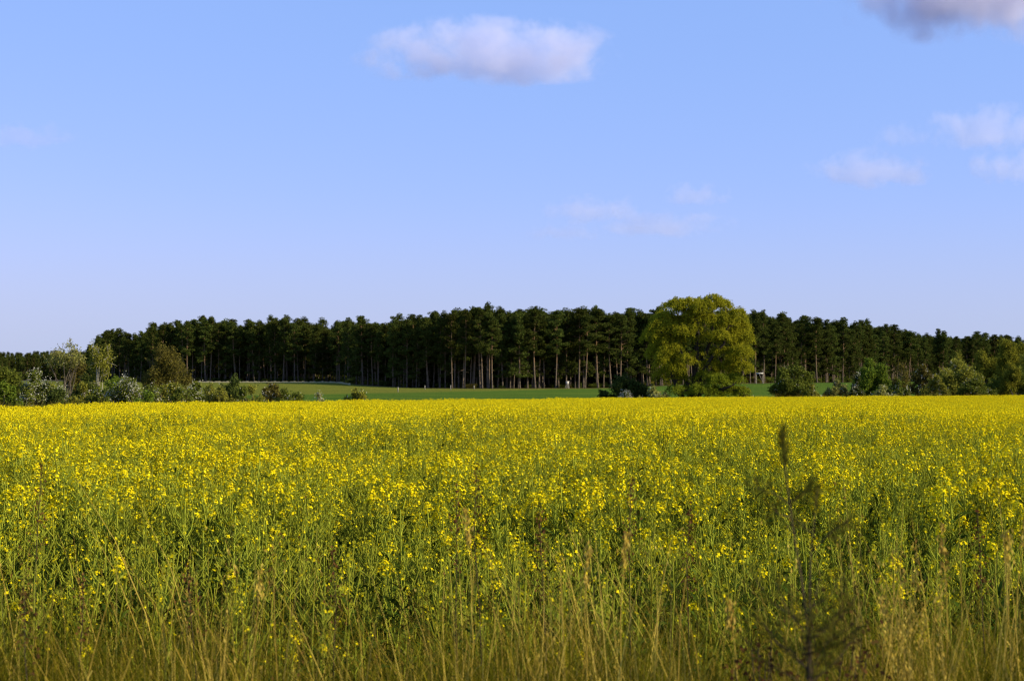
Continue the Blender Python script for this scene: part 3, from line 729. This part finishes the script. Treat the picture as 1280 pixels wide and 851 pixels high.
def rape_mesh(name, H, rich, lod, count=1, size=0.0):
    mb = MB()
    for i in range(count):
        off = np.array([rng.uniform(-size, size), rng.uniform(-size, size), 0])
        st, LP, LW, heads = rape_parts(H * rng.uniform(.86, 1.14) if count > 1 else H, rich, lod)
        for P, Rr in st: mb.tube(P + off, Rr if lod == 0 else Rr * 1.1, 4 if lod == 0 else 3, 0)
        mb.strips(LP + off, LW, 1)
        for arr in heads:
            for C, U, V, m_ in arr: mb.leaves(C + off, U, V, [2, 3, 0][m_])
    return mb.mesh(name, [M['stem'], M['rleaf'], M['petal'], M['bud']])
RM = [M['stem'], M['rleaf'], M['petal'], M['bud']]

# 300 plants of the nearest rows, each a thing with its leaves and flower heads
protos = []
for k in range(9):
    rich = [.0, .7, .1, .0, .3, .0, .15, .05, .5][k]
    st, LP, LW, heads = rape_parts(1.0, rich, 0)
    a = MB()
    for P, Rr in st: a.tube(P, Rr, 5)
    b = MB(); b.strips(LP, LW)
    hm = []
    for arr in heads:
        h_ = MB()
        for C, U, V, m_ in arr: h_.leaves(C, U, V, m_)
        hm.append(h_.mesh('rape_flower_head', [M['petal'], M['bud'], M['stem']]))
    protos.append((a.mesh('rape_stem', [M['stem']], True), b.mesh('rape_leaves', [M['rleaf']]), hm))
def place_rape(x, y, s, k, rz, tilt, label):
    a, b, hm = protos[k]
    o = link('rapeseed_plant', a, None, (x, y, gz(x, y) - .01), rz, s); o.rotation_euler = (tilt[0], tilt[1], rz)
    tag(o, label, 'plant', 'rapeseed plants in the nearest rows of the field')
    link('foliage', b, o)
    for h_ in hm: link('flower_head', h_, o)
NEAR0, NEAR1 = 5.8, 8.7
cnt = 0
while cnt < 300:
    y = NEAR0 + (NEAR1 - NEAR0) * rng.random() ** .75
    x = rng.uniform(-1, 1) * (y * .337 + .25)
    s = np.interp(y, [5.8, 7.0, 8.7], [.62, .86, 1.0]) * rng.uniform(.85, 1.18)
    k = int(rng.choice(9, p=np.array([3, .6, 2, 3, .8, 3, 1.5, 2.5, .8]) / 17.2))
    place_rape(x, y, s, k, rng.uniform(0, 6.28), rng.normal(0, .06, 2), 'green-stemmed rapeseed plant with yellow flowers in the nearest rows, just behind the roadside grass')
    cnt += 1

# the rest of the crop
sing = [loose('crop_plant_%02d' % k, rape_mesh('crop_plant', 1.0, [.06, .45, .9, .14, .65, .0, .3, 1.0, .2, .55][k], 0)) for k in range(10)]
mids = [loose('crop_stand_%02d' % k, rape_mesh('crop_stand', 1.0, [.85, 1.0, .8, .9, 1.0, .85][k], 1, 40, .55)) for k in range(6)]
pts, rot, scl, idx = [], [], [], []
# single plants
n = 23000
y = np.sqrt(rng.uniform(6.2 ** 2, 34.0 ** 2, n)); x = rng.uniform(-1, 1, n) * (y * .345 + 1.6)
for q in range(210):                       # little groups of tall, richly flowering plants
    cy_ = 9.6 + 20 * rng.random() ** 1.3; cx_ = rng.uniform(-1, 1) * cy_ * .34; m_ = rng.integers(2, 7)
    x = np.concatenate([x, cx_ + rng.normal(0, .09, m_)]); y = np.concatenate([y, cy_ + rng.normal(0, .11, m_)])
grp = np.arange(len(x)) >= n
out = (y > NEAR1 - .3) | (np.abs(x) > y * .337 + .2)
x, y, grp = x[out], y[out], grp[out]
h = np.interp(y, [6.7, 9, 12], [.75, .98, 1.08]) * (1 + .10 * lownoise(x, y, 1.1, 3)) * rng.uniform(.84, 1.16, len(x))
tall = rng.random(len(x)) < .03; h[tall] *= 1.13
rich = 1.5 * lownoise(x, y, 1.3, 5) + np.interp(y, [8, 12, 18, 30], [-2.1, -1.3, -.9, .6])
order = np.argsort([.06, .45, .9, .14, .65, .0, .3, 1.0, .2, .55])
rk = np.clip(4.5 + rich * 2.2 + rng.normal(0, 1.7, len(x)), 0, 9).astype(int)
h[grp] = rng.uniform(1.08, 1.24, grp.sum()); rk[tall] = 9; rk[grp] = rng.integers(7, 10, grp.sum())
pts.append(np.stack([x, y, ground(x, y) - .01], 1)); rot.append(np.stack([rng.normal(0, .06, len(x)), rng.normal(0, .06, len(x)), rng.uniform(0, 6.28, len(x))], 1))
scl.append(np.stack([h * 1.05, h * 1.05, h], 1)); idx.append(order[rk])
# square-metre stands further out
st = 1.0
gx, gy = np.meshgrid(np.arange(-75, 75, st), np.arange(32.5, 162, st))
gx = gx.ravel() + rng.uniform(-.2, .2, gx.size); gy = gy.ravel() + rng.uniform(-.2, .2, gy.size)
ppx = 640 + gx / gy * F
ok = (np.abs(gx) < gy * .345 + 4) & (gy < edge(ppx) - .4)
gx, gy = gx[ok], gy[ok]
h = 1.08 * (1 + .045 * lownoise(gx, gy, .5, 3)) * rng.uniform(.96, 1.04, len(gx))
pts.append(np.stack([gx, gy, ground(gx, gy) - .01], 1)); rot.append(np.stack([0 * gx, 0 * gx, rng.integers(0, 4, len(gx)) * math.pi / 2], 1))
scl.append(np.stack([np.ones(len(gx)) * 1.04, np.ones(len(gx)) * 1.04, h], 1)); idx.append(10 + rng.integers(0, 6, len(gx)))
scatter('rapeseed_crop', np.concatenate(pts), np.concatenate(rot), np.concatenate(scl), np.concatenate(idx), sing + mids)

# ------------------------------------------------------------------ roadside grass
def blades(mb, n, spread, hmin, hmax, wid, lean, mat, k=5):
    az = rng.uniform(0, 6.28, n); Hh = rng.uniform(hmin, hmax, n)
    b0 = np.stack([rng.normal(0, spread, n), rng.normal(0, spread, n), np.zeros(n)], 1)
    dv = np.stack([np.cos(az), np.sin(az), np.zeros(n)], 1) * (Hh * rng.uniform(.1, 1, n) * lean)[:, None]
    s_ = np.linspace(0, 1, k)[None, :, None]
    P = b0[:, None] + np.array([0, 0, 1.0]) * Hh[:, None, None] * (s_ - .12 * s_ ** 2.5) + dv[:, None] * s_ ** 2
    W = np.stack([-np.sin(az), np.cos(az), np.zeros(n)], 1)[:, None] * (wid * rng.uniform(.6, 1.3, n))[:, None, None] * np.linspace(1, .1, k)[None, :, None]
    mb.strips(P, W, mat); return P
tuft = []
for k in range(9):
    b = MB()
    if k < 5: blades(b, 60, .14, .15, .62, .0028, 1.0, 0); blades(b, 4, .12, .3, .7, .0018, .6, 1)
    elif k < 7: blades(b, 40, .13, .2, .6, .0028, .9, 0); blades(b, 10, .11, .3, .85, .0018, .6, 1)
    else:
        blades(b, 20, .10, .2, .5, .004, .5, 0)
        P = blades(b, 4, .09, .65, .95, .0018, .22, 1)
        for pth in P:                          # loose panicles
            n = 12; s_ = rng.uniform(0, 1, (n, 1)); q = pth[-2] + (pth[-1] - pth[-2]) * s_ * 1.1 + rng.normal(0, .014, (n, 3))
            U = unit(rdir(n) + [0, 0, 1.2]) * .007; b.leaves(q, U, unit(np.cross(U, rdir(n))) * .002, 2 if k == 8 else 1)
    tuft.append(loose('grass_tuft_%02d' % k, b.mesh('grass_tuft', [M['grass'], M['straw'], M['brown']])))
n = 6900
y = rng.uniform(3.2, 9.2, n); x = rng.uniform(-1, 1, n) * (y * .36 + .8)
keep = rng.random(n) < np.interp(y, [3.2, 5.4, 6.6, 9.2], [.9, .85, .5, .25]) * np.clip(.85 + .5 * lownoise(x, y, 3.0, 12), .15, 1); x, y = x[keep], y[keep]
hs = np.interp(y, [3.4, 4.5, 6, 8.5], [.7, 1.0, 1.1, .9]) * rng.uniform(.45, 1.35, len(x)) * np.clip(1 + .28 * lownoise(x, y, 2.6, 9), .35, 1.5)
pk = rng.choice(9, len(x), p=[.14, .14, .14, .14, .14, .12, .12, .045, .015])
scatter('grass', np.stack([x, y, ground(x, y) - .01], 1), np.stack([rng.normal(0, .08, len(x)), rng.normal(0, .08, len(x)), rng.uniform(0, 6.28, len(x))], 1),
        np.stack([hs, hs, hs], 1), pk, tuft)

n = 3600
ppx = np.concatenate([rng.uniform(-40, 375, n // 2), rng.uniform(955, 1330, n // 2)]); y = edge(ppx) + 1 + rng.uniform(0, 1, n) ** 1.4 * 34; x = wx(ppx, y)
hs = rng.uniform(.9, 2.1, n)
scatter('rough_grass', np.stack([x, y, ground(x, y)], 1), np.stack([0 * x, 0 * x, rng.uniform(0, 6.28, n)], 1), np.stack([hs * 2.2, hs * 2.2, hs], 1), rng.integers(0, 7, n), [loose('rough_tuft_%02d' % i, o.data) for i, o in enumerate(tuft)])
# tall dry stalks that stand out one by one
def stalk(px0, px1, pyt, d, label, lean_y=0.0, r=.0028, head=True, n=1, group='tall dry grass stalks on the verge'):
    x0 = wx(px0, d); z0 = gz(x0, d); tx = wx(px1, d) - x0; H = wz(pyt, d) - z0
    s_ = np.linspace(0, 1, 9)[:, None]
    P = np.array([tx, lean_y, 0]) * s_ ** 1.15 + np.array([0, 0, H]) * s_ + rng.normal(0, .006, (9, 3)) * s_
    a = MB(); a.tube(P, np.linspace(r, r * .45, 9), 5)
    o = tag(link('dry_grass_stalk', a.mesh('dry_grass_stalk', [M['straw']], True), None, (x0, d, z0)), label, 'grass stalk', group)
    b = MB(); k = 3
    LP = []; LW = []
    for i in range(k):
        f = rng.uniform(.25, .7); p0 = P[int(f * 8)]; az = rng.uniform(0, 6.28); L_ = rng.uniform(.12, .3); s2 = np.linspace(0, 1, 5)[:, None]
        LP.append(p0 + np.array([math.cos(az) * .5, math.sin(az) * .5, .9]) * L_ * s2 + np.array([0, 0, -.9]) * L_ * s2 ** 2.4)
        LW.append(np.array([-math.sin(az), math.cos(az), 0]) * .0035 * np.linspace(1, .1, 5)[:, None])
    b.strips(np.array(LP), np.array(LW)); link('blade', b.mesh('dry_blade', [M['straw']]), o)
    if head:
        c = MB(); m_ = 70; s2 = rng.uniform(-.25, 1, (m_, 1)); q = P[-1] + (P[-1] - P[-2]) * s2 * .9 + rng.normal(0, .008, (m_, 3))
        U = unit(rdir(m_) * .5 + [0, 0, 1]) * .011; c.leaves(q, U, unit(np.cross(U, rdir(m_))) * .004)
        link('seed_head', c.mesh('dry_seed_head', [M['straw']]), o)
stalk(70, 135, 752, 5.2, 'straw stalk leaning far right, furthest left of the leaning stalks', head=False)
stalk(100, 168, 812, 4.8, 'short leaning straw stalk low down, right of the furthest-left leaning one', head=False)
stalk(592, 589, 668, 5.6, 'thin upright straw stalk standing left of the middle')
stalk(730, 733, 716, 5.0, 'short upright straw stalk right of the middle')
stalk(772, 777, 700, 5.1, 'upright straw stalk with feathery tip, left of the thick one')
stalk(840, 852, 728, 5.0, 'thick pale straw stalk, slightly leaning, left of the pine sapling', r=.0036, head=False)
stalk(560, 582, 800, 4.7, 'low bent straw stalk, lowest near the middle of the verge', head=False)
stalk(1070, 1122, 730, 5.0, 'pale straw stalk leaning right across the dry grass clump', r=.0035, head=False)
stalk(1236, 1262, 690, 5.3, 'straw stalk leaning right, left one of the pair near the right border')
stalk(1246, 1276, 676, 5.4, 'straw stalk leaning right, right one of the pair near the right border')
stalk(1190, 1178, 700, 5.6, 'thin straw stalk leaning left, between dry clump and right-hand pair')
stalk(925, 919, 780, 4.9, 'thin short straw stalk on the left of the pine sapling')
stalk(300, 325, 742, 5.4, 'thin straw stalk in the left half, leaning slightly right')
# the dense dry clump on the right
x0 = wx(1142, 5.1); e = empty('dry_grass_clump', (x0, 5.1, gz(x0, 5.1)), 'dense clump of upright pale dry grass right of the pine sapling', 'grass clump')
b = MB(); P = blades(b, 46, .055, .62, 1.12, .0026, .16, 0); link('stalks', b.mesh('clump_stalks', [M['straw']]), e)
for pth in P[::2]:
    c = MB(); m_ = 30; s2 = rng.uniform(-.4, 1, (m_, 1)); q = pth[-1] + (pth[-1] - pth[-2]) * s2 * .6 + rng.normal(0, .009, (m_, 3)); U = unit(rdir(m_) * .5 + [0, 0, 1]) * .009
    c.leaves(q, U, unit(np.cross(U, rdir(m_))) * .0028)
    link('seed_head', c.mesh('clump_seed_head', [M['straw']]), e)

# brown docks and dead weeds
def dock(px, pyt, d, label, rust=False):
    x0 = wx(px, d); z0 = gz(x0, d); H = wz(pyt, d) - z0
    tx = rng.normal(0, .04)
    s_ = np.linspace(0, 1, 6)[:, None]; P = np.array([tx, rng.normal(0, .03), H]) * s_ + rng.normal(0, .008, (6, 3)) * s_
    a = MB(); a.tube(P, np.linspace(.0028, .0014, 6), 5); o = tag(link('dock_weed', a.mesh('dock_stem', [M['dark_twig']], True), None, (x0, d, z0)), label, 'weed', 'brown seeding weeds on the verge')
    c = MB(); m_ = 90; f = rng.uniform(.72, 1.02, m_); q = P[0] + (P[-1] - P[0]) * f[:, None] + rng.normal(0, 1, (m_, 3)) * np.interp(f, [.72, .85, 1.02], [.022, .018, .006])[:, None]
    U = rdir(m_) * .007; c.leaves(q, U, unit(np.cross(U, rdir(m_))) * .005)
    link('seed_head', c.mesh('dock_seed_head', [M['rust' if rust else 'brown']]), o)
dock(52, 738, 4.6, 'dark reddish weed head furthest left on the verge', True)
dock(100, 712, 5.6, 'brown weed head just right of the dark reddish one', False)
dock(262, 708, 5.8, 'brown weed in the left half above the leaning straw stalk', False)
dock(418, 690, 5.9, 'brown weed between the left half straw and the thin upright stalk', False)
dock(608, 592, 5.9, 'tall brown weed near the middle, reaching up into the yellow flowers', True)
dock(572, 616, 5.8, 'brown weed left beside the tall middle weed', False)
dock(690, 640, 5.9, 'brown weed right of the tall middle weed', False)
dock(782, 606, 6.1, 'tall brown weed between the middle and the pine sapling', False)
dock(858, 640, 6.0, 'brown weed close left of the pine sapling', False)
dock(1236, 640, 5.8, 'brown weed furthest right on the verge', False)
dock(38, 590, 6.4, 'tall thin brown weed at the left border', False)

# the dark young pine sapling on the right
d = 3.5; x0 = wx(1012, d); z0 = gz(x0, d)
e = empty('pine_sapling', (x0, d, z0), 'dark young pine sapling with bare upright leader, alone in the verge grass', 'sapling')
tk = MB(); nd = MB()
def sp(px, py, y=0.0): return np.array([wx(px, d) - x0, y, wz(py, d) - z0])
def shoot(P, r0, r1, f0, dens, nl=.022, spread=1.0):
    P = np.array(P); k = np.linspace(0, len(P) - 1, 10); Q = np.stack([np.interp(k, np.arange(len(P)), P[:, i]) for i in range(3)], 1)
    tk.tube(Q, np.linspace(r0, r1, 10) * .45, 6)
    n = int(dens * .42); f = rng.uniform(f0, 1, n); i = f * 9
    q = np.stack([np.interp(i, np.arange(10), Q[:, j]) for j in range(3)], 1)
    ax = unit(Q[-1] - Q[-3]); dv = unit(rdir(n) * spread + ax * .9)
    nd.leaves(q + dv * nl, dv * nl, unit(np.cross(dv, rdir(n))) * .0013)
shoot([sp(1012, 905), sp(1008, 780), sp(1000, 720), sp(990, 660), sp(986, 625), sp(981, 590), sp(978, 541)], .0075, .0025, .84, 260, .018, .5)
shoot([sp(986, 630), sp(972, 618, .05), sp(948, 612, .1)], .004, .0025, .35, 150)
shoot([sp(986, 628), sp(996, 615, -.05), sp(1004, 607, -.08)], .0045, .003, .3, 190)
shoot([sp(986, 645), sp(968, 640, -.05), sp(955, 628, -.1)], .003, .0025, .4, 90)
shoot([sp(1016, 905), sp(1014, 780, .04), sp(1018, 700, .06), sp(1026, 650, .08), sp(1032, 610, .1)], .006, .002, .75, 150, .018, .5)
shoot([sp(1022, 690, .06), sp(1042, 668, .05), sp(1064, 652, .04)], .004, .003, .3, 170)
shoot([sp(1024, 675, .06), sp(1014, 662, .1), sp(1008, 655, .12)], .003, .0025, .4, 80)
for i in range(22):                                  # bushy lower whorls
    px = 1005 + rng.normal(0, 6); py = rng.uniform(760, 870); az = rng.uniform(0, 6.28); L_ = rng.uniform(.09, .19) * (1.0 if py > 760 else .8)
    a0 = sp(px, py); dv = np.array([math.cos(az) * .85, math.sin(az) * .85, rng.uniform(.15, .7)])
    shoot([a0, a0 + dv * L_ * .6, a0 + dv * L_ + [0, 0, .03]], .004, .002, .15, 120, .022)
link('trunk', tk.mesh('sapling_trunk', [M['dark_twig']], True), e)
link('needles', nd.mesh('sapling_needles', [M['sap_needles']]), e)
rl = MB()                                            # rusty dead leaves caught at its foot
def rusty(px, pyt, d, W, H, n, label):
    x0 = wx(px, d); z0 = gz(x0, d); zt = wz(pyt, d) - z0
    e2 = empty('withered_bramble', (x0, d, z0), label, 'bramble')
    f_ = MB(); s2 = MB()
    for i in range(14):
        az = rng.uniform(0, 6.28); tip = np.array([math.cos(az) * W * rng.uniform(.3, 1), math.sin(az) * .12, zt * rng.uniform(.65, 1.0)])
        P = limb(s2, (rng.normal(0, .02), rng.normal(0, .02), 0), tip, .004, .0015, .3, 4, 7, .06)
        m_ = n // 14; i_ = rng.integers(3, 7, m_); q = P[i_] + rng.normal(0, .03, (m_, 3)); U = rdir(m_) * .011
        f_.leaves(q, U, unit(np.cross(U, rdir(m_))) * .007)
    link('canes', s2.mesh('bramble_canes', [M['dark_twig']], True), e2); link('foliage', f_.mesh('bramble_leaves', [M['rust']]), e2)
rusty(1035, 770, 4.8, .16, .3, 520, 'dark red-brown withered bramble right under the pine sapling')
rusty(962, 790, 4.7, .13, .3, 420, 'dark brown withered bramble on the left of the pine sapling\'s foot')

# ------------------------------------------------------------------ clouds
def cloud_mat(name, seed, dens, ns, thr, gain, flat, stretch=(1, 1, 1), namp=2.4):
    m, t, out = nt(name); L = t.links.new
    tc = N(t, 'ShaderNodeTexCoord')
    mp = N(t, 'ShaderNodeMapping'); mp.inputs['Scale'].default_value = stretch; L(tc.outputs['Object'], mp.inputs[0])
    no = N(t, 'ShaderNodeTexNoise', noise_dimensions='4D'); no.inputs['W'].default_value = seed; no.inputs['Scale'].default_value = ns
    no.inputs['Detail'].default_value = 6; no.inputs['Roughness'].default_value = .58; L(mp.outputs[0], no.inputs['Vector'])
    # falloff from the middle; flatter underneath
    sx = N(t, 'ShaderNodeSeparateXYZ'); L(tc.outputs['Object'], sx.inputs[0])
    neg = N(t, 'ShaderNodeMath', operation='MULTIPLY'); L(sx.outputs[2], neg.inputs[0]); neg.inputs[1].default_value = -flat
    mxz = N(t, 'ShaderNodeMath', operation='MAXIMUM'); L(sx.outputs[2], mxz.inputs[0]); L(neg.outputs[0], mxz.inputs[1])
    cb = N(t, 'ShaderNodeCombineXYZ'); L(sx.outputs[0], cb.inputs[0]); L(sx.outputs[1], cb.inputs[1]); L(mxz.outputs[0], cb.inputs[2])
    ln = N(t, 'ShaderNodeVectorMath', operation='LENGTH'); L(cb.outputs[0], ln.inputs[0])
    a = N(t, 'ShaderNodeMath', operation='SUBTRACT'); a.inputs[0].default_value = 1; L(ln.outputs['Value'], a.inputs[1])
    b = N(t, 'ShaderNodeMath', operation='MULTIPLY_ADD'); L(no.outputs['Fac'], b.inputs[0]); b.inputs[1].default_value = namp; L(a.outputs[0], b.inputs[2])
    c = N(t, 'ShaderNodeMath', operation='SUBTRACT'); L(b.outputs[0], c.inputs[0]); c.inputs[1].default_value = thr
    g = N(t, 'ShaderNodeMath', operation='MULTIPLY'); g.use_clamp = True; L(c.outputs[0], g.inputs[0]); g.inputs[1].default_value = gain
    edge_ = N(t, 'ShaderNodeMath', operation='MULTIPLY'); edge_.use_clamp = True; L(a.outputs[0], edge_.inputs[0]); edge_.inputs[1].default_value = 8
    h_ = N(t, 'ShaderNodeMath', operation='MULTIPLY'); L(g.outputs[0], h_.inputs[0]); L(edge_.outputs[0], h_.inputs[1])
    dd_ = N(t, 'ShaderNodeMath', operation='MULTIPLY'); L(h_.outputs[0], dd_.inputs[0]); dd_.inputs[1].default_value = dens
    vol = N(t, 'ShaderNodeVolumePrincipled'); vol.inputs['Color'].default_value = (.86, .86, 1.0, 1); vol.inputs['Anisotropy'].default_value = .25
    L(dd_.outputs[0], vol.inputs['Density'])
    L(vol.outputs[0], out.inputs['Volume']); m.cycles.volume_step_rate = 0.35; return m
import bmesh
def ico(name, mat):
    me = bpy.data.meshes.new(name); bm = bmesh.new(); bmesh.ops.create_icosphere(bm, subdivisions=3, radius=1.0); bm.to_mesh(me); bm.free()
    me.materials.append(mat); return me
CD = 6000.0
def cloud(cx, cy, hw, hh, dens, label, seed, ns=2.2, thr=.62, gain=3.0, flat=1.6, depth=.6, stretch=(1, 1, 1), group='clouds in the evening sky', namp=2.4):
    # angles are read off the picture; the tilt of the camera is small
    x = wx(cx, CD); z = wz(cy, CD); sx = hw / F * CD; sz = hh / F * CD
    o = link('cloud', ico('cloud', cloud_mat('cloud_vapour', seed, dens, ns, thr, gain, flat, (stretch[0], stretch[1], stretch[2]), namp)), None, (x, CD, z), 0, (sx, sx * depth, sz))
    return tag(o, label, 'cloud', group)
ST = (2.2, 1.1, .8)
cloud(612, 75, 196, 60, .0062, 'large bright white cloud with flat lilac base, high above the forest', 3.1, 1.5, 1.70, 2.6, 1.9, .5, ST, namp=3.0)
cloud(455, 77, 34, 14, .003, 'tiny grey wisp just left of the large white cloud', 8.2, 1.4, 1.5, 2, 1.5, .5, ST)
cloud(1228, -14, 225, 112, .009, 'grey-lilac cloud cut off by the top right corner', 5.4, 1.4, 1.68, 2.4, 1.6, .5, ST, namp=3.0)
cloud(1238, 166, 110, 44, .0036, 'soft white cloud at the right border, upper of two', 11.7, 1.6, 1.82, 2.4, 1.6, .5, ST, namp=3.0)
cloud(1264, 212, 70, 34, .0039, 'soft greyish cloud at the right border, lower of two', 14.1, 1.6, 1.76, 2.4, 1.6, .5, ST, namp=3.0)
cloud(1090, 216, 105, 36, .0036, 'faint cream-white cloud left of the two at the right border', 17.3, 1.6, 1.80, 2.4, 1.6, .5, ST, namp=3.0)
cloud(1125, 172, 50, 24, .0021, 'small faint wisp above the faint cream-white cloud', 21.9, 1.5, 1.78, 2.0, 1.5, .5, ST, namp=3.0)
cloud(868, 245, 56, 22, .0039, 'small faint cloud high above the willow, topmost of its cluster', 25.2, 1.5, 1.74, 2.0, 1.5, .5, ST, namp=3.0)
cloud(745, 265, 90, 26, .0032, 'long faint pinkish cloud streak, left in the cluster left of the willow', 28.8, 1.5, 1.74, 2.0, 1.5, .5, ST, namp=3.0)
cloud(832, 283, 100, 24, .0032, 'long faint cloud streak right of the pinkish streak', 31.5, 1.5, 1.74, 2.0, 1.5, .5, ST, namp=3.0)
cloud(705, 292, 58, 18, .0028, 'short faint cloud streak, lowest of its cluster', 35.5, 1.5, 1.74, 2.0, 1.5, .5, ST, namp=3.0)
cloud(24, 172, 90, 26, .0021, 'faint grey streak at the left border', 38.5, 1.5, 1.74, 2.0, 1.5, .5, ST, namp=3.0)
